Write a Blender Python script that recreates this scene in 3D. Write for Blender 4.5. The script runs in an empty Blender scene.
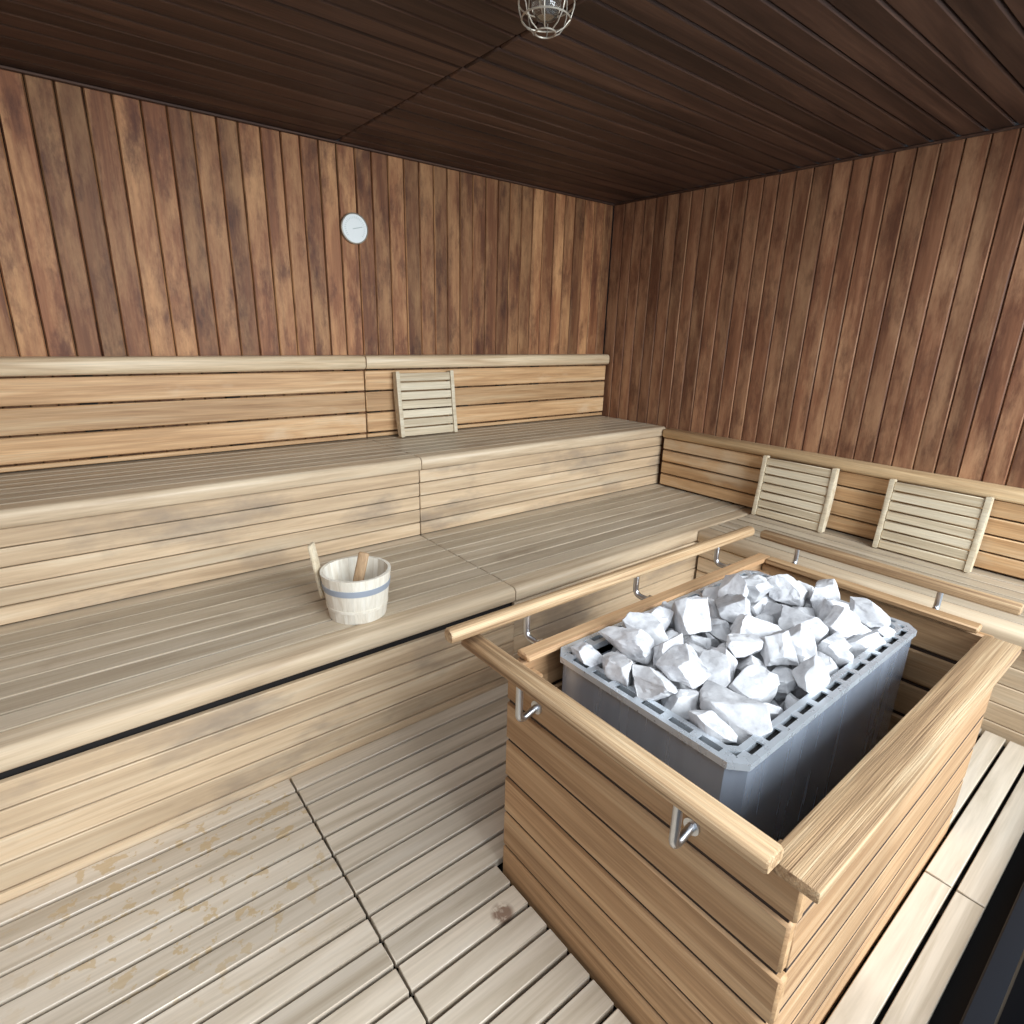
import bpy, bmesh, math, random
from mathutils import Vector, Matrix, noise
random.seed(7)
C = bpy.context.scene.collection
S = bpy.context.scene

# ------------------------------------------------------------------ materials
def nn(nt, t, **kw):
    n = nt.nodes.new(t)
    for k, v in kw.items(): setattr(n, k, v)
    return n
def ramp(nt, stops):
    r = nn(nt, 'ShaderNodeValToRGB')
    e = r.color_ramp.elements
    while len(e) > 1: e.remove(e[0])
    e[0].position = stops[0][0]; e[0].color = (*stops[0][1], 1)
    for p, c in stops[1:]:
        x = e.new(p); x.color = (*c, 1)
    return r
def srgb(r, g, b):
    f = lambda c: (c/255/12.92) if c/255 <= .04045 else ((c/255+.055)/1.055)**2.4
    return (f(r), f(g), f(b))
def mixc(nt, a, b, fac, mode='MIX'):
    m = nn(nt, 'ShaderNodeMix', data_type='RGBA', blend_type=mode)
    for s, v in ((m.inputs[0], fac), (m.inputs[6], a), (m.inputs[7], b)):
        if isinstance(v, bpy.types.NodeSocket): nt.links.new(v, s)
        elif isinstance(v, (int, float)): s.default_value = v
        else: s.default_value = (*v, 1)
    return m.outputs[2]

def wood(name, axis, dark, mid, light, var=None, blotch=None, blotch_amt=0.5, blotch_scale=4.0, blotch2=None, b2_amt=.7,
         rough=.6, grain=28, stain=None, stain_amt=0.0, stain_scale=2.2, stain_rng=(.56, .66), stain_along=1.0, spot=None, bump=.25, spec=.3, streak=.6):
    m = bpy.data.materials.new(name); m.use_nodes = True
    nt = m.node_tree; nt.nodes.clear(); L = nt.links.new
    out = nn(nt, 'ShaderNodeOutputMaterial'); bs = nn(nt, 'ShaderNodeBsdfPrincipled')
    L(bs.outputs[0], out.inputs[0])
    tc = nn(nt, 'ShaderNodeTexCoord'); geo = nn(nt, 'ShaderNodeNewGeometry')
    mul = nn(nt, 'ShaderNodeMath', operation='MULTIPLY'); mul.inputs[1].default_value = 41.7
    L(geo.outputs['Random Per Island'], mul.inputs[0])
    add = nn(nt, 'ShaderNodeVectorMath', operation='ADD')
    L(tc.outputs['Object'], add.inputs[0]); L(mul.outputs[0], add.inputs[1])
    mp = nn(nt, 'ShaderNodeMapping'); sc = [grain]*3; sc[axis] = 1.1; mp.inputs['Scale'].default_value = sc
    L(add.outputs[0], mp.inputs[0])
    n1 = nn(nt, 'ShaderNodeTexNoise'); n1.inputs['Scale'].default_value = 1.0
    n1.inputs['Detail'].default_value = 6; n1.inputs['Roughness'].default_value = .62; n1.inputs['Distortion'].default_value = .6
    L(mp.outputs[0], n1.inputs[0])
    r = ramp(nt, [(.28, dark), (.5, mid), (.72, light)])
    L(n1.outputs[0], r.inputs[0]); col = r.outputs[0]
    mp2 = nn(nt, 'ShaderNodeMapping'); sc = [grain*7]*3; sc[axis] = 5; mp2.inputs['Scale'].default_value = sc
    L(add.outputs[0], mp2.inputs[0])
    n2 = nn(nt, 'ShaderNodeTexNoise'); n2.inputs['Scale'].default_value = 1; n2.inputs['Detail'].default_value = 3
    L(mp2.outputs[0], n2.inputs[0])
    r2 = ramp(nt, [(.3, (.72,)*3), (.7, (1.12,)*3)]); L(n2.outputs[0], r2.inputs[0])
    col = mixc(nt, col, r2.outputs[0], streak, 'MULTIPLY')
    def blot(col, c, amt, scale, lo, hi, off, al):
        n3 = nn(nt, 'ShaderNodeTexNoise'); n3.inputs['Scale'].default_value = scale
        n3.inputs['Detail'].default_value = 9; n3.inputs['Roughness'].default_value = .72
        mp3 = nn(nt, 'ShaderNodeMapping'); sc = [2.2]*3; sc[axis] = al; mp3.inputs['Scale'].default_value = sc
        mp3.inputs['Location'].default_value = (off, off*2, off)
        L(add.outputs[0], mp3.inputs[0]); L(mp3.outputs[0], n3.inputs[0])
        r3 = ramp(nt, [(lo, (0, 0, 0)), (hi, (1, 1, 1))]); L(n3.outputs[0], r3.inputs[0])
        mm = nn(nt, 'ShaderNodeMath', operation='MULTIPLY'); mm.inputs[1].default_value = amt
        L(r3.outputs[0], mm.inputs[0])
        return mixc(nt, col, c, mm.outputs[0])
    if blotch is not None: col = blot(col, blotch, blotch_amt, blotch_scale, .44, .65, 0, .5)
    if blotch2 is not None: col = blot(col, blotch2, b2_amt, blotch_scale*1.25, .50, .65, 5.3, .85)
    if stain is not None:
        n4 = nn(nt, 'ShaderNodeTexNoise'); n4.inputs['Scale'].default_value = stain_scale
        n4.inputs['Detail'].default_value = 5; n4.inputs['Roughness'].default_value = .6
        mp4 = nn(nt, 'ShaderNodeMapping'); sc = [1]*3; sc[axis] = stain_along; mp4.inputs['Scale'].default_value = sc
        L(tc.outputs['Object'], mp4.inputs[0]); L(mp4.outputs[0], n4.inputs[0])
        r4 = ramp(nt, [(stain_rng[0], (0, 0, 0)), (stain_rng[1], (1, 1, 1))]); L(n4.outputs[0], r4.inputs[0])
        mm = nn(nt, 'ShaderNodeMath', operation='MULTIPLY'); mm.inputs[1].default_value = stain_amt
        L(r4.outputs[0], mm.inputs[0]); fac = mm.outputs[0]
        if spot is not None:
            vd = nn(nt, 'ShaderNodeVectorMath', operation='DISTANCE'); vd.inputs[1].default_value = spot[:3]; L(tc.outputs['Object'], vd.inputs[0])
            sr = nn(nt, 'ShaderNodeMapRange'); sr.inputs['From Min'].default_value = spot[3]*.6; sr.inputs['From Max'].default_value = spot[3]
            sr.inputs['To Min'].default_value = 1; sr.inputs['To Max'].default_value = 0; L(vd.outputs['Value'], sr.inputs['Value'])
            m2 = nn(nt, 'ShaderNodeMath', operation='MULTIPLY'); L(fac, m2.inputs[0]); L(sr.outputs[0], m2.inputs[1]); fac = m2.outputs[0]
        col = mixc(nt, col, stain, fac)
    if var:
        mr = nn(nt, 'ShaderNodeMapRange'); mr.inputs['To Min'].default_value = var[0]; mr.inputs['To Max'].default_value = var[1]
        sn = nn(nt, 'ShaderNodeMath', operation='FRACT'); ml = nn(nt, 'ShaderNodeMath', operation='MULTIPLY'); ml.inputs[1].default_value = 13.37
        L(geo.outputs['Random Per Island'], ml.inputs[0]); L(ml.outputs[0], sn.inputs[0]); L(sn.outputs[0], mr.inputs[0])
        vm = nn(nt, 'ShaderNodeVectorMath', operation='SCALE'); L(col, vm.inputs[0]); L(mr.outputs[0], vm.inputs['Scale'])
        col = vm.outputs[0]
    L(col, bs.inputs['Base Color'])
    bs.inputs['Roughness'].default_value = rough; bs.inputs['Specular IOR Level'].default_value = spec
    bp = nn(nt, 'ShaderNodeBump'); bp.inputs['Strength'].default_value = bump; bp.inputs['Distance'].default_value = .002
    L(n2.outputs[0], bp.inputs['Height']); L(bp.outputs[0], bs.inputs['Normal'])
    return m
def plain(name, col, rough=.5, metal=0, noise_amt=0, nscale=20, stretch=None):
    m = bpy.data.materials.new(name); m.use_nodes = True
    nt = m.node_tree; bs = nt.nodes['Principled BSDF']
    bs.inputs['Roughness'].default_value = rough; bs.inputs['Metallic'].default_value = metal
    bs.inputs['Base Color'].default_value = (*col, 1)
    if noise_amt:
        tc = nn(nt, 'ShaderNodeTexCoord'); n = nn(nt, 'ShaderNodeTexNoise'); n.inputs['Scale'].default_value = nscale; n.inputs['Detail'].default_value = 6
        mp = nn(nt, 'ShaderNodeMapping')
        if stretch: mp.inputs['Scale'].default_value = stretch
        nt.links.new(tc.outputs['Object'], mp.inputs[0]); nt.links.new(mp.outputs[0], n.inputs[0])
        r = ramp(nt, [(.3, tuple(c*(1-noise_amt) for c in col)), (.7, tuple(min(1, c*(1+noise_amt)) for c in col))])
        nt.links.new(n.outputs[0], r.inputs[0]); nt.links.new(r.outputs[0], bs.inputs['Base Color'])
        if metal > .3:
            mr = nn(nt, 'ShaderNodeMapRange'); mr.inputs['To Min'].default_value = rough-.10; mr.inputs['To Max'].default_value = rough+.12
            nt.links.new(n.outputs[0], mr.inputs[0]); nt.links.new(mr.outputs[0], bs.inputs['Roughness'])
    return m

M_wallN = wood('stained_wall_boards', 2, srgb(94, 55, 36), srgb(136, 88, 58), srgb(168, 118, 80), var=(.60, 1.22),
               blotch=srgb(204, 156, 108), blotch_amt=.65, blotch_scale=3.7, blotch2=srgb(74, 40, 29), b2_amt=.7, rough=.55, grain=16, bump=.3)
M_wallE = wood('dark_stained_wall_boards', 2, srgb(92, 58, 42), srgb(128, 86, 62), srgb(154, 110, 82), var=(.76, 1.16),
               blotch=srgb(186, 144, 108), blotch_amt=.65, blotch_scale=3.4, blotch2=srgb(78, 46, 35), b2_amt=.65, rough=.55, grain=16, bump=.3)
M_ceil = wood('dark_ceiling_boards', 0, srgb(48, 33, 26), srgb(71, 50, 40), srgb(94, 69, 55), var=(.62, 1.32), rough=.55, grain=16)
def seatwood(n, ax): return wood(n, ax, srgb(160, 141, 118), srgb(191, 174, 150), srgb(208, 193, 172), var=(.76, 1.07),
                                 stain=srgb(128, 106, 90), stain_amt=.55, stain_along=.6, rough=.42, streak=.3, grain=18, spec=.4)
M_seatX = seatwood('worn_seat_slats', 0); M_seatY = seatwood('worn_seat_slats_turned', 1)
M_noseX = wood('bench_edge_wood', 0, srgb(172, 148, 120), srgb(202, 180, 151), srgb(218, 200, 173), rough=.42, var=(.94, 1.05), grain=18, streak=.4)
M_noseY = wood('bench_edge_wood_turned', 1, srgb(172, 148, 120), srgb(202, 180, 151), srgb(218, 200, 173), rough=.42, grain=18, streak=.4)
M_faceX = wood('bench_face_boards', 0, srgb(170, 144, 114), srgb(200, 174, 142), srgb(216, 196, 167), var=(.84, 1.05),
               stain=srgb(134, 120, 106), stain_amt=.7, stain_scale=4.6, stain_along=.45, stain_rng=(.52, .68), streak=.35, grain=18)
M_faceY = wood('bench_face_boards_turned', 1, srgb(170, 144, 114), srgb(200, 174, 142), srgb(216, 196, 167), var=(.9, 1.06), grain=18)
def brw(n, ax): return wood(n, ax, srgb(160, 119, 80), srgb(196, 156, 113), srgb(216, 184, 144), var=(.84, 1.1), rough=.5, stain=srgb(208, 186, 156), stain_amt=.7, stain_along=.5)
M_brX = brw('honey_backrest_boards', 0); M_brY = brw('honey_backrest_boards_turned', 1)
M_capX = wood('backrest_cap_wood', 0, srgb(180, 150, 116), srgb(214, 190, 156), srgb(228, 208, 178), rough=.45)
M_capY = wood('backrest_cap_wood_turned', 1, srgb(166, 134, 98), srgb(200, 170, 130), srgb(216, 192, 154), rough=.45)
FL = (srgb(174, 158, 136), srgb(204, 189, 169), srgb(218, 205, 187))
M_floor = wood('floor_slats', 0, *FL, var=(.82, 1.05), stain=srgb(104, 70, 50), stain_amt=.8, stain_scale=40, stain_rng=(.36, .50), spot=(-.37, -.055, .05, .034), rough=.36, streak=.3, bump=.1, grain=18, spec=.45)
M_floorW = wood('floor_slats_water_marked', 0, *FL, var=(.82, 1.05), stain=srgb(184, 154, 106), stain_amt=.6, stain_scale=22, stain_rng=(.57, .595), spot=(.46, .58, .05, .48), rough=.36, streak=.3, bump=.1, grain=18, spec=.45)
M_gX = wood('guard_boards', 0, srgb(142, 106, 74), srgb(180, 142, 104), srgb(204, 170, 132), var=(.78, 1.08), rough=.55, bump=.5)
M_gY = wood('guard_boards_turned', 1, srgb(146, 110, 76), srgb(184, 146, 106), srgb(206, 172, 132), var=(.78, 1.08), rough=.55, bump=.5)
M_rX = wood('rail_wood', 0, srgb(110, 82, 58), srgb(174, 142, 106), srgb(212, 186, 150), rough=.6, grain=60, bump=1, streak=.9)
M_rY = wood('rail_wood_turned', 1, srgb(110, 82, 58), srgb(174, 142, 106), srgb(212, 186, 150), rough=.6, grain=60, bump=1, streak=.9)
M_hr = wood('headrest_wood', 0, srgb(184, 164, 134), srgb(210, 194, 166), srgb(222, 210, 186), var=(.94, 1.04))
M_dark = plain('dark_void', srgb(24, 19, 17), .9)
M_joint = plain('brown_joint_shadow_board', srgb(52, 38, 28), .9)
M_black = plain('black_metal', srgb(30, 32, 38), .35, .6)
M_steel = plain('brushed_steel', srgb(214, 220, 226), .28, .6, .06, 30)
M_steel2 = plain('sheet_steel', srgb(178, 188, 204), .25, .65, .12, 3, (6, 6, .5))
M_chrome = plain('satin_chrome', (.62, .63, .65), .3, 1)
M_galv = plain('grey_hoop', srgb(160, 168, 180), .45, .2)
M_white = plain('white_dial', srgb(232, 236, 234), .4)
M_wire = plain('dull_wire', srgb(176, 168, 154), .4, .5)
M_grey = plain('grey_print', srgb(176, 184, 182), .5)
M_bucket = wood('pale_bucket_wood', 2, srgb(212, 200, 180), srgb(230, 222, 206), srgb(240, 234, 222), var=(.95, 1.02), grain=40, streak=.2)
M_ladle = wood('brown_ladle_wood', 2, srgb(140, 108, 78), srgb(176, 144, 110), srgb(196, 166, 132), grain=40)

def stone_mat():
    m = bpy.data.materials.new('white_quartz'); m.use_nodes = True; nt = m.node_tree; bs = nt.nodes['Principled BSDF']; L = nt.links.new
    tc = nn(nt, 'ShaderNodeTexCoord'); oi = nn(nt, 'ShaderNodeObjectInfo')
    ml = nn(nt, 'ShaderNodeMath', operation='MULTIPLY'); ml.inputs[1].default_value = 31; L(oi.outputs['Random'], ml.inputs[0])
    ad = nn(nt, 'ShaderNodeVectorMath', operation='ADD'); L(tc.outputs['Object'], ad.inputs[0]); L(ml.outputs[0], ad.inputs[1])
    n = nn(nt, 'ShaderNodeTexNoise'); n.inputs['Scale'].default_value = 18; n.inputs['Detail'].default_value = 8; n.inputs['Roughness'].default_value = .68
    L(ad.outputs[0], n.inputs[0])
    r = ramp(nt, [(.28, srgb(148, 148, 153)), (.43, srgb(204, 203, 205)), (.61, srgb(229, 228, 229))]); L(n.outputs[0], r.inputs[0])
    mr = nn(nt, 'ShaderNodeMapRange'); mr.inputs['To Min'].default_value = .70; mr.inputs['To Max'].default_value = 1.02; L(oi.outputs['Random'], mr.inputs[0])
    vs = nn(nt, 'ShaderNodeVectorMath', operation='SCALE'); L(r.outputs[0], vs.inputs[0]); L(mr.outputs[0], vs.inputs['Scale'])
    L(vs.outputs[0], bs.inputs['Base Color']); bs.inputs['Roughness'].default_value = .75
    bp = nn(nt, 'ShaderNodeBump'); bp.inputs['Strength'].default_value = .6; bp.inputs['Distance'].default_value = .005
    n2 = nn(nt, 'ShaderNodeTexNoise'); n2.inputs['Scale'].default_value = 40; n2.inputs['Detail'].default_value = 6; L(ad.outputs[0], n2.inputs[0])
    L(n2.outputs[0], bp.inputs['Height']); L(bp.outputs[0], bs.inputs['Normal'])
    return m
M_stone = stone_mat()

# ------------------------------------------------------------------ mesh helpers
ORI = {}
class B:
    """mesh accumulator, world coordinates"""
    def __init__(s): s.bm = bmesh.new(); s.mats = []
    def mi(s, mat):
        if mat not in s.mats: s.mats.append(mat)
        return s.mats.index(mat)
    def _join(s, t, mat, smooth=False):
        i = s.mi(mat)
        for f in t.faces: f.material_index = i; f.smooth = smooth
        me = bpy.data.meshes.new('t'); t.to_mesh(me); t.free(); s.bm.from_mesh(me); bpy.data.meshes.remove(me)
    def board(s, x0, x1, y0, y1, z0, z1, mat, bev=.003, seg=1, M=None):
        t = bmesh.new(); bmesh.ops.create_cube(t, size=1)
        for v in t.verts:
            v.co = Vector(((x0+x1)/2+v.co.x*(x1-x0), (y0+y1)/2+v.co.y*(y1-y0), (z0+z1)/2+v.co.z*(z1-z0)))
        if bev: bmesh.ops.bevel(t, geom=t.edges[:], offset=bev, segments=seg, affect='EDGES', profile=.5)
        if M is not None: bmesh.ops.transform(t, matrix=M, verts=t.verts)
        s._join(t, mat, smooth=False)
    def prof(s, pts, axis, a0, a1, mat, M=None, smooth=True):
        t = bmesh.new(); o = [i for i in range(3) if i != axis]
        cx = sum(p[0] for p in pts)/len(pts); cz = sum(p[1] for p in pts)/len(pts)
        rings = []; e = .004
        for a, sc in ((a0, 0), (a0+e, 1), (a1-e, 1), (a1, 0)):
            r = []
            for p in pts:
                px, pz = p
                if not sc:
                    d = math.hypot(p[0]-cx, p[1]-cz) or 1
                    k = max(0, 1-.003/d); px = cx+(p[0]-cx)*k; pz = cz+(p[1]-cz)*k
                c = [0, 0, 0]; c[axis] = a; c[o[0]] = px; c[o[1]] = pz; r.append(t.verts.new(c))
            rings.append(r)
        n = len(pts)
        for A, Q in zip(rings, rings[1:]):
            for i in range(n): t.faces.new((A[i], A[(i+1) % n], Q[(i+1) % n], Q[i]))
        t.faces.new(rings[0]); t.faces.new(rings[-1])
        bmesh.ops.recalc_face_normals(t, faces=t.faces)
        if M is not None: bmesh.ops.transform(t, matrix=M, verts=t.verts)
        s._join(t, mat, smooth)
    def tube(s, pts, r, mat, seg=12, closed=False):
        t = bmesh.new(); pts = [Vector(p) for p in pts]; n = len(pts); rings = []; up = None
        for i, p in enumerate(pts):
            a = pts[(i-1) % n] if (closed or i > 0) else p; b = pts[(i+1) % n] if (closed or i < n-1) else p
            d = (b-a).normalized()
            if up is None: up = d.orthogonal().normalized()
            up = (up-d*up.dot(d)).normalized(); q = d.cross(up)
            rr = r[i] if isinstance(r, (list, tuple)) else r
            rings.append([t.verts.new(p+(up*math.cos(k*2*math.pi/seg)+q*math.sin(k*2*math.pi/seg))*rr) for k in range(seg)])
        for i in range(n if closed else n-1):
            A = rings[i]; Bq = rings[(i+1) % n]
            for k in range(seg): t.faces.new((A[k], A[(k+1) % seg], Bq[(k+1) % seg], Bq[k]))
        if not closed: t.faces.new(rings[0]); t.faces.new(rings[-1])
        bmesh.ops.recalc_face_normals(t, faces=t.faces)
        s._join(t, mat, True)
    def lathe(s, pr, c, mat, seg=48, smooth=True, caps=True):
        t = bmesh.new(); rings = []
        for r, z in pr:
            rings.append([t.verts.new((c[0]+r*math.cos(k*2*math.pi/seg), c[1]+r*math.sin(k*2*math.pi/seg), c[2]+z)) for k in range(seg)])
        for i in range(len(rings)-1):
            for k in range(seg): t.faces.new((rings[i][k], rings[i][(k+1) % seg], rings[i+1][(k+1) % seg], rings[i+1][k]))
        if caps: t.faces.new(rings[0]); t.faces.new(rings[-1])
        bmesh.ops.recalc_face_normals(t, faces=t.faces)
        s._join(t, mat, smooth)
    def obj(s, name, parent=None, origin=None, **props):
        o0 = Vector(origin) if origin is not None else (ORI[parent.name].copy() if parent else Vector((0, 0, 0)))
        me = bpy.data.meshes.new(name)
        bmesh.ops.translate(s.bm, verts=s.bm.verts, vec=-o0); s.bm.to_mesh(me); s.bm.free()
        for m in s.mats: me.materials.append(m)
        try: me.set_sharp_from_angle(angle=math.radians(40))
        except Exception: pass
        ob = bpy.data.objects.new(name, me); C.objects.link(ob)
        if parent:
            ob.parent = parent; ob.location = o0-ORI[parent.name]
        else: ob.location = o0
        ORI[ob.name] = o0
        for k, v in props.items(): ob[k] = v
        return ob
def single(name, parent, *box, mat=None, bev=.002):
    b = B(); b.board(*box, mat, bev); return b.obj(name, parent)
def thing(name, loc, label, category, **props):
    e = bpy.data.objects.new(name, None); e.empty_display_size = .1; C.objects.link(e); e.location = loc
    e['label'] = label; e['category'] = category
    for k, v in props.items(): e[k] = v
    ORI[e.name] = Vector(loc); return e

# ------------------------------------------------------------------ dimensions (camera stands at x=0,y=0)
XW, YW, ZC, XL, YS = 3.245, 3.0, 2.248, -1.1, -.06
H = 1.408
def wall_boards(name, axis, a0, a1, plane, sgn, z0, z1, mat, pitch=.090):
    b = B(); a = a0
    if axis == 0: b.board(a0-.05, a1+.05, plane+sgn*.014, plane+sgn*.05, z0, z1, M_dark, 0)
    else: b.board(min(plane+sgn*.014, plane+sgn*.05), max(plane+sgn*.014, plane+sgn*.05), a0, a1, z0, z1, M_dark, 0)
    while a < a1-.01:
        w = pitch*random.uniform(.94, 1.05); e = min(a+w, a1)
        if a1-e < .03: e = a1
        p0, p1 = (plane, plane+.02) if sgn > 0 else (plane-.02, plane)
        if axis == 0: b.board(a+.0014, e-.0014, p0, p1, z0, z1, mat, .005)
        else: b.board(p0, p1, a+.0014, e-.0014, z0, z1, mat, .005)
        a = e
    return b.obj(name, kind='structure')
wall_boards('wall_north', 0, XL, XW, YW, 1, -.05, ZC, M_wallN)
wall_boards('wall_east', 1, YS, YW-.001, XW, 1, -.05, ZC, M_wallE)
wall_boards('wall_west', 1, YS, YW-.001, XL, -1, -.05, ZC, M_wallE)
b = B(); b.board(XL-.05, XW+.05, YS, YW+.05, ZC+.014, ZC+.06, M_dark, 0)
y = YW
while y > YS+.01:
    e = max(YS, y-.098)
    for xa, xb in ((XL, 1.287), (1.291, XW)):
        b.board(xa+.001, xb-.001, e+.003, y-.003, ZC, ZC+.02, M_ceil, .006)
    y = e
b.obj('ceiling', kind='structure')
b = B(); b.board(XL, XW-.001, YW-.016, YW-.001, ZC-.013, ZC-.001, M_ceil, .003); b.obj('trim_1', kind='structure')
b = B(); b.board(XW-.016, XW-.001, YS, YW-.017, ZC-.013, ZC-.001, M_ceil, .003); b.obj('trim_2', kind='structure')
b = B(); b.board(XL-.05, XW+.05, YS-1.2, YW+.05, -.10, -.05, M_dark, 0); b.obj('floor', kind='structure')

# ---- duckboards
G = dict(x0=.77, x1=1.93, y0=.235, y1=.955)
def duck(x0, x1, label, mat):
    t = thing('duckboard', ((x0+x1)/2, .9, -.05), label, 'floor grate', group='wooden duckboards on the floor')
    b = B(); y = 1.629; p = (1.629-.227)/19; gap = .0105
    gx0, gx1, gy0, gy1 = G['x0']-.012, G['x1']+.012, G['y0']-.008, G['y1']+.012
    while y-p > .046:
        ya, yb = y-p+gap, y
        pieces = [(x0+.003, x1-.003, ya, yb)]
        if yb > gy0+.001 and ya < gy1:
            new = []
            for a, c, q0, q1 in pieces:
                if a < gx0: new.append((a, min(c, gx0), q0, q1))
                if c > gx1: new.append((max(a, gx1), c, q0, q1))
                m0, m1 = max(a, gx0), min(c, gx1)
                if m1 > m0:
                    if q1 > gy1+.012: new.append((m0+.0, m1, max(q0, gy1), q1))
                    if q0 < gy0-.012: new.append((m0, m1, q0, min(q1, gy0)))
            pieces = new
        for a, c, q0, q1 in pieces:
            if c-a > .03: b.board(a, c, q0, q1, -.024, 0, mat, .0018, 1)
        y -= p
    b.obj('slat_deck', t)
    for i in range(3):
        xx = x0+.07+(x1-x0-.14)*i/2
        if i == 1 and G['x0'] < x0+.5 < G['x1'] and x0 > .4 and x0 < 1: xx = x0+.28
        spans = ((.10, G['y0']-.02), (G['y1']+.02, 1.62)) if G['x0']-.05 < xx < G['x1']+.05 else ((.10, 1.62),)
        for ya, yb in spans: single('bearer', t, xx-.02, xx+.02, ya, yb, -.05, -.0245, mat=M_dark)
duck(XL+.02, .415, 'pale slatted wooden duckboard with damp brown water stains', M_floorW)
duck(.415, 1.70, 'pale slatted wooden duckboard fitted around the stove guard', M_floor)
duck(1.70, 2.60, 'pale slatted wooden duckboard beside the stove guard', M_floor)

# ---- benches
def round_nose(x_or_y, z, depth, th, r=.024):
    p = []
    for k in range(9):
        a = math.pi-k*math.pi/2/8
        p.append((x_or_y+r+r*math.cos(a), z-r+r*math.sin(a)))
    p += [(x_or_y+depth, z), (x_or_y+depth, z-.028), (x_or_y+.03, z-.028), (x_or_y+.03, z-th), (x_or_y+.006, z-th), (x_or_y, z-th+.006)]
    return p
def bench_x(name, x0, x1, yf, yb, z, zbot, face_y, nface, label, nose_h, gap, post_z, nslat):
    t = thing(name, ((x0+x1)/2, (yf+yb)/2, post_z), label, 'bench')
    x0 += .002; x1 -= .002
    b = B(); b.prof(round_nose(yf, z, .085, nose_h), 0, x0, x1, M_noseX); b.obj('front_edge', t)
    b = B(); ys = yf+.095; p = (yb-ys)/nslat
    for i in range(nslat): b.board(x0, x1, ys+i*p, ys+(i+1)*p-.0105, z-.027, z, M_seatX, .0015)
    b.obj('seat', t)
    b = B(); top = z-nose_h-gap; ph = (top-zbot)/nface
    for i in range(nface):
        b.board(x0, x1, face_y, face_y+.02, zbot+i*ph+.002, zbot+(i+1)*ph-.002, M_faceX, .003)
    b.board(x0, x1, max(face_y+.0155, yf+.033), max(face_y+.024, yf+.038), zbot+.002, z-.035, M_dark, 0)
    b.obj('front_panel', t)
    for xx in (x0+.1, (x0+x1)/2, x1-.1):
        fy = max(face_y+.026, yf+.04)
        py = 2.45 if zbot > .2 else fy
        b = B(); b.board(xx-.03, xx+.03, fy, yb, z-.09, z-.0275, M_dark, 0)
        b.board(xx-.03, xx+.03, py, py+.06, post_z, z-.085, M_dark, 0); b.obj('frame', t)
XE = 3.222
for xa, xb, gp in ((-1.07, 1.35, .003), (1.35, XE, .003)):
    bench_x('upper_bench', xa, xb, 2.361, 2.985, .822, .426, 2.387, 5,
            'upper tier wooden sauna bench with weathered slatted seat', .060, gp, -.048, 7)
for xa, xb, gp, fy in ((-1.07, 1.35, .026, 1.632), (1.35, XE, .008, 1.640)):
    bench_x('lower_bench', xa, xb, 1.629, 2.408, .424, -.045, fy, 5,
            'lower tier wooden sauna bench with weathered slatted seat', .060, gp, -.048, 8)
t = thing('side_bench', (2.9, .8, -.048), 'low wooden sauna bench along the dark wall behind the stove', 'bench')
XB = 2.585; ye = 1.625; y0 = YS+.03
b = B(); b.prof(round_nose(XB, .424, .085, .060), 1, y0, ye, M_noseY); b.obj('front_edge', t)
b = B(); xs = XB+.095; p = (XE-xs)/6
for i in range(6): b.board(xs+i*p, xs+(i+1)*p-.0105, y0, ye, .397, .424, M_seatY, .0015)
b.obj('seat', t)
b = B(); ph = .40/5
for i in range(5): b.board(XB+.03, XB+.05, y0, ye, -.045+i*ph, -.045+(i+1)*ph-.003, M_faceY, .0035)
b.board(XB+.045, XB+.054, y0, ye, -.045, .39, M_dark, 0)
b.obj('front_panel', t)
for yy in (.1, .8, 1.5):
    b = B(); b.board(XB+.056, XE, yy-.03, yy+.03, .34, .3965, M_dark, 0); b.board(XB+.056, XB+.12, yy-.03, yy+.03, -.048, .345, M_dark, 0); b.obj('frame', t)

# ---- wall backrests
def cap_prof(front, back, zt, h):
    r = .020; p = []
    for k in range(5):
        a = math.pi*1.5-k*math.pi/8
        p.append((front+r+r*math.cos(a), zt-h+r+r*math.sin(a)))
    for k in range(5):
        a = math.pi-k*math.pi/8
        p.append((front+r+r*math.cos(a), zt-r+r*math.sin(a)))
    p += [(back, zt), (back, zt-h)]
    return p
for xa, xb in ((-1.07, 1.345), (1.351, XE)):
    t = thing('bench_backrest', ((xa+xb)/2, 2.97, .825), 'honey coloured slatted wooden backrest fixed above the upper bench', 'backrest')
    b = B(); b.prof(cap_prof(2.915, 2.998, 1.264, .070), 0, xa, xb, M_capX); b.obj('cap_rail', t)
    b = B()
    for i in range(3):
        zz = .857+i*.1125
        b.board(xa, xb, 2.945, 2.967, zz, zz+.1035, M_brX, .004)
    b.board(xa, xb, 2.950, 2.967, .828, .848, M_brX, .003)
    b.obj('slats', t)
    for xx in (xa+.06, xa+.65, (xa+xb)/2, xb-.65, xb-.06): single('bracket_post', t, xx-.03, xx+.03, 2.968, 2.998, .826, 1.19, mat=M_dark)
t = thing('bench_backrest', (3.2, 1.1, .427), 'honey coloured slatted wooden backrest behind the side bench', 'backrest')
b = B(); b.prof(cap_prof(3.168, 3.243, .814, .058), 1, y0, 2.35, M_capY); b.obj('cap_rail', t)
b = B()
for i in range(4):
    zz = .436+i*.081
    b.board(3.190, 3.212, y0, 2.35, zz, zz+.073, M_brY, .004)
b.obj('slats', t)
for yy in (.1, .8, 1.55, 2.28): single('bracket_post', t, 3.2225, 3.243, yy-.03, yy+.03, .428, .755, mat=M_dark)

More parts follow.
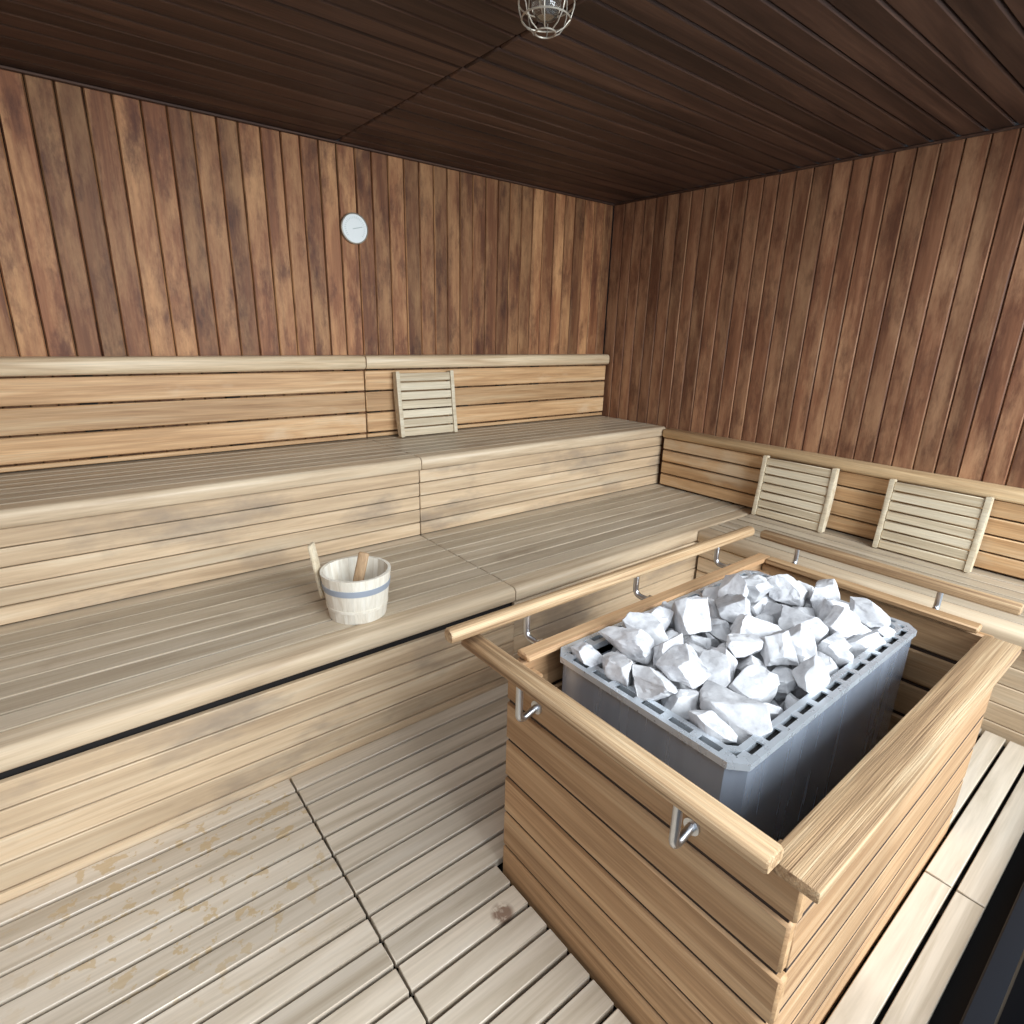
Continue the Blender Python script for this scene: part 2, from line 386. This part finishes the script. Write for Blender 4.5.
# ---- headrests
def headrest(base, w, h, yaw, lean, label):
    t = thing('headrest', base, label, 'headrest', group='portable slatted headrests')
    M = Matrix.Translation(Vector(base)); n = 7
    b = B(); p = (h-.006)/n
    for i in range(n):
        z = .003+i*p
        b.board(-w/2+.023, w/2-.023, .0, .016, z, z+p-.007, M_hr, .003, M=M)
    b.obj('slats', t, origin=base)
    for s_ in (-1, 1):
        b = B(); x = s_*(w/2-.011); n2 = 9; f = []; g = []
        for i in range(n2):
            u = i/(n2-1); f.append((-.006, u*h)); g.append((.028+.016*math.sin(math.pi*u), u*h))
        b.prof(f+list(reversed(g)), 0, x-.011, x+.011, M_hr, M=M, smooth=False)
        b.obj('side_rail', t, origin=base)
    t.rotation_euler = (lean, 0, yaw)
    return t
headrest((1.690, 2.855, .829), .370, .355, 0, -math.radians(7), 'pale slatted wooden headrest leaning on the upper backrest')
headrest((3.095, 1.415, .430), .40, .345, -math.pi/2, -math.radians(6), 'pale slatted wooden headrest leaning on the side backrest')
headrest((3.095, .770, .430), .40, .345, -math.pi/2, -math.radians(6), 'pale slatted wooden headrest leaning on the side backrest')

# ---- stove guard
t = thing('stove_guard', (1.35, .59, -.048), 'waist-high honey wood slatted enclosure with handrails around the stove', 'stove guard')
nb = 6
def gpanel(axis, a0, a1, p0, p1, mat, inner, zt, gap=.012, bev=.005, stepped=False):
    b = B(); ph = (zt+.04)/nb
    for i in range(nb):
        z0 = -.04+i*ph
        e = .006 if (stepped and i % 2) else 0
        if axis == 0: b.board(a0-e, a1, p0, p1, z0+gap*.6, z0+ph-gap*.4, mat, bev)
        else: b.board(p0, p1, a0-e, a1, z0+gap*.6, z0+ph-gap*.4, mat, bev)
    q0, q1 = inner
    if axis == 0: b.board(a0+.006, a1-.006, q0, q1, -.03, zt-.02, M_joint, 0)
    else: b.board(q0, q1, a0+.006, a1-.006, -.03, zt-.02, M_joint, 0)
    return b
gx0, gx1, gy0, gy1 = G['x0'], G['x1'], G['y0'], G['y1']
ZF = .648
gpanel(1, gy0, gy1, gx0, gx0+.026, M_gY, (gx0+.006, gx0+.018), .648, gap=.0085, stepped=True).obj('side_panel', t)
gpanel(1, gy0+.027, gy1-.027, gx1-.026, gx1, M_gY, (gx1-.018, gx1-.006), ZF).obj('side_panel', t)
gpanel(0, gx0+.027, gx1, gy0, gy0+.026, M_gX, (gy0+.0016, gy0+.018), .630, gap=.013, bev=.0025).obj('side_panel', t)
gpanel(0, gx0+.027, gx1, gy1-.026, gy1, M_gX, (gy1-.018, gy1-.006), ZF).obj('side_panel', t)
for xx in (gx0+.045, gx1-.045):
    for yy in (gy0+.045, gy1-.045): single('corner_post', t, xx-.018, xx+.018, yy-.018, yy+.018, -.048, .616, mat=M_gX)
b = B()
b.board(gx0+.028, gx1, gy1-.045, gy1, ZF, ZF+.018, M_gX, .004)
b.board(gx1-.045, gx1, .295, gy1-.046, ZF, ZF+.018, M_gY, .004)
b.obj('rim', t)
b = B(); b.board(.748, 1.90, .200, .282, .628, .651, M_rX, .004, 2); b.obj('top_board', t)
def oval(cx, cz, rx, rz, n=28, e=.6):
    f = lambda c: math.copysign(abs(c)**e, c)
    return [(cx+rx*f(math.cos(a)), cz+rz*f(math.sin(a))) for a in [k*2*math.pi/n for k in range(n)]]
def bend(P0, P1, P2, r, n=6):
    P0, P1, P2 = map(Vector, (P0, P1, P2)); a = P1+(P0-P1).normalized()*r; c = P1+(P2-P1).normalized()*r
    return [P0]+[a*(1-u)**2+P1*2*u*(1-u)+c*u*u for u in [k/n for k in range(n+1)]]+[P2]
def bracket(parent, wallpt, outdir, d, ztop, rise=0):
    b = B(); w = Vector(wallpt); o = Vector(outdir)
    e = w+o*d; e.z -= rise
    b.tube(bend(w+o*.003, e, (e.x, e.y, ztop), .022), .0085, M_chrome, 16)
    b.tube([w+o*.0005, w+o*.005], .016, M_chrome, 24)
    b.obj('rail_bracket', parent, label='bent satin steel rail bracket')
b = B(); b.prof(oval(.722, .678, .025, .015, e=.5), 1, .258, 1.05, M_rY); hr1 = b.obj('handrail', t)
for yy in (.42, .84): bracket(hr1, (gx0, yy, .580), (-1, 0, 0), .055, .666, .015)
b = B(); b.prof(oval(1.015, .727, .019, .018, e=.8), 0, .64, 1.955, M_rX); hr2 = b.obj('handrail', t)
for xx in (.877, 1.31, 1.74): bracket(hr2, (xx, gy1, .650), (0, 1, 0), .056, .712)
b = B(); b.prof(oval(1.99, .716, .019, .016, e=.6), 1, .235, .985, M_rY); hr3 = b.obj('handrail', t)
for yy in (.42, .85): bracket(hr3, (gx1, yy, .640), (1, 0, 0), .058, .703)

# ---- heater
sx0, sx1, sy0, sy1, sz = .870, 1.775, .396, .905, .66
t = thing('sauna_heater', ((sx0+sx1)/2, (sy0+sy1)/2, -.048), 'rectangular brushed steel sauna heater filled with white stones', 'sauna stove')
def octo(x0, x1, y0, y1, c): return [(x0+c, y0), (x1-c, y0), (x1, y0+c), (x1, y1-c), (x1-c, y1), (x0+c, y1), (x0, y1-c), (x0, y0+c)]
ch = .030; BD = .105
def ring(pts, z): return [tb.verts.new((p[0], p[1], z)) for p in pts]
i_ = .042; RB = .016
tb = bmesh.new()
rs = [ring(octo(sx0+.006, sx1-.006, sy0+.006, sy1-.006, ch), -.04), ring(octo(sx0+.006, sx1-.006, sy0+.006, sy1-.006, ch), sz-RB),
      ring(octo(sx0+i_, sx1-i_, sy0+i_, sy1-i_, .012), sz-RB), ring(octo(sx0+i_, sx1-i_, sy0+i_, sy1-i_, .012), sz-BD)]
for A, Q in zip(rs, rs[1:]):
    for k in range(8): tb.faces.new((A[k], A[(k+1) % 8], Q[(k+1) % 8], Q[k]))
tb.faces.new(rs[0]); tb.faces.new(rs[-1]); bmesh.ops.recalc_face_normals(tb, faces=tb.faces)
b = B(); b._join(tb, M_steel2); b.obj('body', t)
b = B()
def O(d, z): return ring(octo(sx0+d, sx1-d, sy0+d, sy1-d, ch-d*.35), z)
def shell(d0, d1, z0, z1, mat):
    global tb
    tb = bmesh.new(); q = [O(d0, z0), O(d0, z1), O(d1, z1), O(d1, z0), ]
    for A, Q in zip(q, q[1:]+q[:1]):
        for k in range(8): tb.faces.new((A[k], A[(k+1) % 8], Q[(k+1) % 8], Q[k]))
    bmesh.ops.recalc_face_normals(tb, faces=tb.faces); b._join(tb, mat)
shell(0, .013, sz-RB+.0005, sz, M_steel)
shell(.029, i_, sz-RB-.02, sz, M_steel)
shell(.0132, .0288, sz-RB+.0005, sz-RB+.002, M_dark)
nx = 12
for k in range(nx+1):
    xx = sx0+.042+(sx1-sx0-.084)*k/nx; w = .009 if 0 < k < nx else .014
    for q in ((sy0+.0128, sy0+.0292), (sy1-.0292, sy1-.0128)): b.board(xx-w, xx+w, *q, sz-.004, sz-.0003, M_steel, 0)
nx = 6
for k in range(nx+1):
    yy = sy0+.042+(sy1-sy0-.084)*k/nx; w = .009 if 0 < k < nx else .014
    for q in ((sx0+.0128, sx0+.0292), (sx1-.0292, sx1-.0128)): b.board(*q, yy-w, yy+w, sz-.004, sz-.0003, M_steel, 0)
b.obj('slotted_rim', t)

# ---- stones : rigid body drop
def make_stone(r, seed):
    rd = random.Random(seed); tb = bmesh.new()
    bmesh.ops.create_cube(tb, size=1.7)
    bmesh.ops.rotate(tb, verts=tb.verts, cent=(0, 0, 0), matrix=Matrix.Rotation(rd.uniform(0, 3), 3, Vector((rd.gauss(0, 1), rd.gauss(0, 1), rd.gauss(0, 1))).normalized()))
    for k in range(rd.randint(8, 10)):
        n = Vector((rd.gauss(0, 1), rd.gauss(0, 1), rd.gauss(0, 1))).normalized(); q = rd.uniform(.46, .84)
        bmesh.ops.bisect_plane(tb, geom=tb.verts[:]+tb.edges[:]+tb.faces[:], plane_co=n*q, plane_no=n, clear_outer=True, clear_inner=False)
        es = [e for e in tb.edges if e.is_boundary]
        if es: bmesh.ops.holes_fill(tb, edges=es, sides=0)
    for v in tb.verts:
        if v.co.length > 1.0: v.co *= 1.0/v.co.length
    bmesh.ops.remove_doubles(tb, verts=tb.verts, dist=.05)
    bmesh.ops.recalc_face_normals(tb, faces=tb.faces)
    bmesh.ops.bevel(tb, geom=tb.edges[:], offset=.030, segments=1, affect='EDGES', clamp_overlap=True)
    bmesh.ops.triangulate(tb, faces=tb.faces[:])
    for _ in range(3):
        bmesh.ops.subdivide_edges(tb, edges=[e for e in tb.edges if e.calc_length() > .24], cuts=1)
        bmesh.ops.triangulate(tb, faces=tb.faces[:])
    ax = [rd.uniform(1.05, 1.45), rd.uniform(.85, 1.1), rd.uniform(.58, .85)]
    off = Vector((seed*3.1, seed*1.7, seed*.3))
    for v in tb.verts:
        p = v.co.copy(); p += noise.noise_vector(p*1.7+off)*.08+noise.noise_vector(p*5+off)*.035
        v.co = Vector((p.x*ax[0]*r, p.y*ax[1]*r, p.z*ax[2]*r))*1.1
    c = sum((v.co for v in tb.verts), Vector())/len(tb.verts)
    for v in tb.verts: v.co -= c
    bmesh.ops.recalc_face_normals(tb, faces=tb.faces)
    for f in tb.faces: f.smooth = True
    me = bpy.data.meshes.new('sauna_stone'); tb.to_mesh(me); tb.free(); me.materials.append(M_stone)
    try: me.set_sharp_from_angle(angle=math.radians(14))
    except Exception: pass
    return me
stones = []
def pass_box(x0, x1, y0, y1, z0, z1):
    q = B(); q.board(x0, x1, y0, y1, z0, z1, M_dark, 0); return q.obj('tmp', origin=((x0+x1)/2, (y0+y1)/2, (z0+z1)/2))
ix0, ix1, iy0, iy1 = sx0+i_+.002, sx1-i_-.002, sy0+i_+.002, sy1-i_-.002
tmp = [pass_box(ix0-.1, ix1+.1, iy0-.1, iy1+.1, sz-.25, sz-BD+.003)]
for (za, zb, ins) in ((sz-.3, sz+.002, 0), (sz+.002, sz+2.4, -.012)):
    tmp += [pass_box(ix0-.5, ix0+ins, iy0-.2, iy1+.2, za, zb), pass_box(ix1-ins, ix1+.5, iy0-.2, iy1+.2, za, zb),
            pass_box(ix0-.2, ix1+.2, iy0-.5, iy0+ins, za, zb), pass_box(ix0-.2, ix1+.2, iy1-ins, iy1+.5, za, zb)]
NST = 190
rd = random.Random(23)
for i in range(NST):
    big = i >= 60
    r = rd.uniform(.042, .060) if big else rd.uniform(.036, .048)
    if i % 3 == 2: r = rd.uniform(.028, .040)
    if big and i % 9 == 0: r = rd.uniform(.060, .068)
    me = make_stone(r, i+1); o = bpy.data.objects.new('sauna_stone', me); C.objects.link(o)
    lay = i//18; j = i % 18
    gx = ix0+.07+(ix1-ix0-.14)*((j % 6)+rd.uniform(-.12, .12))/5; gy = iy0+.07+(iy1-iy0-.14)*((j//6)+rd.uniform(-.12, .12))/2
    o.location = (min(max(gx, ix0+.07), ix1-.07), min(max(gy, iy0+.07), iy1-.07), sz+.0+lay*.15)
    o.rotation_euler = (rd.uniform(0, 6), rd.uniform(0, 6), rd.uniform(0, 6))
    stones.append(o)
bpy.ops.rigidbody.world_add()
NF = 200
rw = S.rigidbody_world; rc = bpy.data.collections.new('rb'); rw.collection = rc
S.frame_start = 1; S.frame_end = NF; rw.point_cache.frame_start = 1; rw.point_cache.frame_end = NF
rw.substeps_per_frame = 10; rw.solver_iterations = 15
for o in stones+tmp: rc.objects.link(o)
for o in tmp: o.rigid_body.type = 'PASSIVE'; o.rigid_body.collision_shape = 'BOX'; o.rigid_body.collision_margin = .001; o.rigid_body.friction = .4
for o in stones:
    o.rigid_body.collision_shape = 'CONVEX_HULL'; o.rigid_body.use_margin = True; o.rigid_body.collision_margin = .0005
    o.rigid_body.friction = .5; o.rigid_body.mass = 1; o.rigid_body.linear_damping = .1; o.rigid_body.angular_damping = .3
for f in range(1, NF+1): S.frame_set(f)
dg = bpy.context.evaluated_depsgraph_get()
mats = [o.evaluated_get(dg).matrix_world.copy() for o in stones]
bpy.ops.rigidbody.world_remove()
for o in list(rc.objects): rc.objects.unlink(o)
bpy.data.collections.remove(rc)
S.frame_set(1)
for o, m in zip(stones, mats): o.matrix_world = m
for o in tmp: bpy.data.objects.remove(o, do_unlink=True)
zs = []
for o in stones:
    l = o.matrix_world.translation
    ex = min(l.x-sx0, sx1-l.x, l.y-sy0, sy1-l.y)
    lim = sz+.030+min(.016, max(0, ex-.07)*.3)
    if l.z < sz-.2 or l.z > lim or ex < .03: bpy.data.objects.remove(o, do_unlink=True); continue
    zs.append(l.z)
    o['label'] = 'rough white quartz stone piled on the sauna heater'; o['category'] = 'stone'; o['group'] = 'white stones on the sauna heater'
print('STONES', len(zs), min(zs), max(zs), sum(1 for z in zs if z > sz))

# ---- bucket and ladle
bc = Vector((.757, 1.806, .4245))
t = thing('sauna_bucket', bc, 'pale wooden sauna bucket with grey hoop on the lower bench', 'bucket')
b = B(); ns = 18; hh = .168; r0, r1 = .100, .122; th = .011
for k in range(ns):
    a0 = k*2*math.pi/ns+.002; a1 = (k+1)*2*math.pi/ns-.002
    tb = bmesh.new(); vs = []
    for z, ro in ((0, r0), (hh, r1)):
        for rr in (ro, ro-th):
            for a in (a0, (a0+a1)/2, a1): vs.append(tb.verts.new((bc.x+rr*math.cos(a), bc.y+rr*math.sin(a), bc.z+z)))
    for q in ((0, 1, 7, 6), (1, 2, 8, 7), (4, 3, 9, 10), (5, 4, 10, 11), (6, 7, 10, 9), (7, 8, 11, 10), (1, 0, 3, 4), (2, 1, 4, 5), (0, 6, 9, 3), (2, 5, 11, 8)):
        tb.faces.new([vs[i] for i in q])
    bmesh.ops.recalc_face_normals(tb, faces=tb.faces); b._join(tb, M_bucket)
b.lathe([(r0-th-.001, .012), (r0-th+.001, .024)], bc, M_ladle)
b.obj('body', t)
for zz, w, mt in ((.040, .010, M_bucket), (.108, .022, M_galv)):
    b = B(); ra = r0+(r1-r0)*zz/hh; rb = r0+(r1-r0)*(zz+w)/hh
    b.lathe([(ra-.002, zz), (ra+.002, zz), (rb+.002, zz+w), (rb-.002, zz+w)], bc, mt, caps=False); b.obj('hoop', t, label='pale blue-grey metal hoop' if mt is M_galv else 'pale wooden hoop')
d = Vector((-.78, .62, 0)).normalized(); s = Vector((-d.y, d.x, 0))
b = B(); Mx = Matrix.Translation(bc+d*.124+Vector((0, 0, .09)))@Matrix(((s.x, d.x, 0, 0), (s.y, d.y, 0, 0), (0, 0, 1, 0), (0, 0, 0, 1)))@Matrix.Rotation(-math.radians(9), 4, 'X')
b.board(-.024, .024, -.006, .008, -.03, .170, M_hr, .006, 2, M=Mx); b.obj('lug', t, label='raised tan wooden stave handle')
lb = bc+Vector((-.035, .005, .026))
t = thing('ladle', lb, 'light brown wooden ladle standing inside the sauna bucket', 'ladle')
b = B(); b.lathe([(.004, 0), (.022, .003), (.034, .018), (.037, .045), (.034, .045), (.030, .02), (.018, .008), (.002, .006)], lb, M_ladle, 32); b.obj('bowl', t)
b = B(); e0 = lb+Vector((.032, .006, .035)); e1 = lb+Vector((.075, .012, .180)); u = (e1-e0).normalized()
Mx = Matrix.Translation(e0)@u.to_track_quat('Z', 'X').to_matrix().to_4x4()@Matrix.Rotation(math.radians(38), 4, 'Z')
b.board(-.009, .009, -.019, .019, 0, .160, M_ladle, .007, 3, M=Mx); b.obj('handle', t)

# ---- thermometer
tp = Vector((1.353, YW+.0005, 1.876))
t = thing('board_thermometer', tp, 'small round white dial thermometer hung on the board wall', 'thermometer')
Rm = Matrix.Translation(tp)@Matrix.Rotation(math.radians(90), 4, 'X')
def lathe_w(b, pr, mat, seg=48):
    tb = B(); tb.lathe(pr, (0, 0, 0), mat, seg); bmesh.ops.transform(tb.bm, matrix=Rm, verts=tb.bm.verts)
    me = bpy.data.meshes.new('q'); tb.bm.to_mesh(me); i = b.mi(mat); n0 = len(b.bm.faces); b.bm.from_mesh(me)
    b.bm.faces.ensure_lookup_table()
    for f in b.bm.faces[n0:]: f.material_index = i
b = B(); lathe_w(b, [(.070, 0), (.072, .010), (.071, .018), (.067, .020), (.066, .016), (.001, .016)], M_wire); b.obj('case', t)
b = B(); lathe_w(b, [(.0655, .0162), (.065, .018), (.001, .018)], M_white)
for k in range(25):
    a = math.radians(-130+k*260/24)
    M = Rm@Matrix.Rotation(a, 4, 'Z'); b.board(-.0008, .0008, .046, .055, .0176, .0186, M_grey, 0, M=M)
b.obj('dial', t)
b = B(); M = Rm@Matrix.Rotation(math.radians(-75), 4, 'Z'); b.board(-.0016, .0016, -.012, .040, .0187, .0202, M_grey, 0, M=M)
b.obj('needle', t)

# ---- caged lamp
lp = Vector((1.155, 1.345, ZC-.0005))
t = thing('ceiling_lamp', lp, 'round glass ceiling lamp inside a dull wire cage', 'lamp')
b = B(); b.lathe([(.052, 0), (.052, -.014), (.040, -.020), (.001, -.020)], lp, M_wire); b.obj('base', t)
Mg = plain('clear_glass', srgb(225, 215, 200), .08); Mg.node_tree.nodes['Principled BSDF'].inputs['Transmission Weight'].default_value = .95
b = B(); b.lathe([(.030, -.020), (.038, -.038), (.037, -.062), (.025, -.082), (.001, -.090)], lp, Mg); b.obj('glass_globe', t)
b = B(); n = 8
for k in range(n):
    a = k*2*math.pi/n; P = []
    for r, z in ((.066, -.003), (.070, -.03), (.070, -.060), (.062, -.084), (.046, -.102), (.026, -.112)): P.append((lp.x+r*math.cos(a), lp.y+r*math.sin(a), lp.z+z))
    b.tube(P, .0017, M_wire, 6)
for r, z in ((.071, -.05), (.062, -.084), (.026, -.112), (.066, -.003)):
    b.tube([(lp.x+r*math.cos(a), lp.y+r*math.sin(a), lp.z+z) for a in [k*2*math.pi/32 for k in range(32)]], .0022, M_wire, 6, closed=True)
b.obj('wire_cage', t)

# ---- glass front (south)
b = B()
b.board(1.15, XW+.02, -.055, .045, -.05, .055, M_black, .004); b.board(1.15, XW+.02, -.05, .0, 2.18, ZC-.001, M_black, .004)
b.board(1.15, 1.20, -.05, .0, .056, 2.179, M_black, .004)
b.board(XW-.045, XW-.001, -.05, .0, .056, 2.179, M_black, .004)
b.obj('window_1', kind='structure')

# ------------------------------------------------------------------ light
w = bpy.data.worlds.new('World'); S.world = w; w.use_nodes = True
bg = w.node_tree.nodes['Background']; bg.inputs[0].default_value = (.76, .88, 1, 1); bg.inputs[1].default_value = 1.35
def area(name, loc, target, sx, sy, e, col):
    l = bpy.data.lights.new(name, 'AREA'); l.shape = 'RECTANGLE'; l.size = sx; l.size_y = sy; l.energy = e; l.color = col
    o = bpy.data.objects.new(name, l); C.objects.link(o); o.location = loc
    o.rotation_euler = (Vector(target)-Vector(loc)).to_track_quat('-Z', 'Y').to_euler(); return o
area('window_daylight', (1.7, -2.3, 2.2), (1.1, 2.2, .5), 2.8, 2.0, 285, (.88, .95, 1))
area('overhead_fill', (.3, .7, 2.22), (.6, 1.0, 0), 1.2, 1.2, 25, (.88, .94, 1))  # added fill without a fixture, lifts seat tops and floor above the upright faces

# ------------------------------------------------------------------ camera
cam = bpy.data.cameras.new('Camera'); co = bpy.data.objects.new('Camera', cam); C.objects.link(co); S.camera = co
R = [[0.7824, -0.1675, 0.5999], [-0.6223, -0.2499, 0.7419], [0.0256, -0.9537, -0.2997]]
r = Vector((R[0][0], R[1][0], R[2][0])); dn = Vector((R[0][1], R[1][1], R[2][1])); fw = Vector((R[0][2], R[1][2], R[2][2]))
fw.normalize(); r = (r-fw*r.dot(fw)).normalized(); up = -(fw.cross(r)); up = up if up.dot(-dn) > 0 else -up
m = Matrix(((r.x, up.x, -fw.x, 0), (r.y, up.y, -fw.y, 0), (r.z, up.z, -fw.z, H), (0, 0, 0, 1)))
co.matrix_world = m
cam.sensor_width = 36; cam.lens = 576.6/1024*36; cam.clip_start = .02
S.view_settings.view_transform = 'Standard'
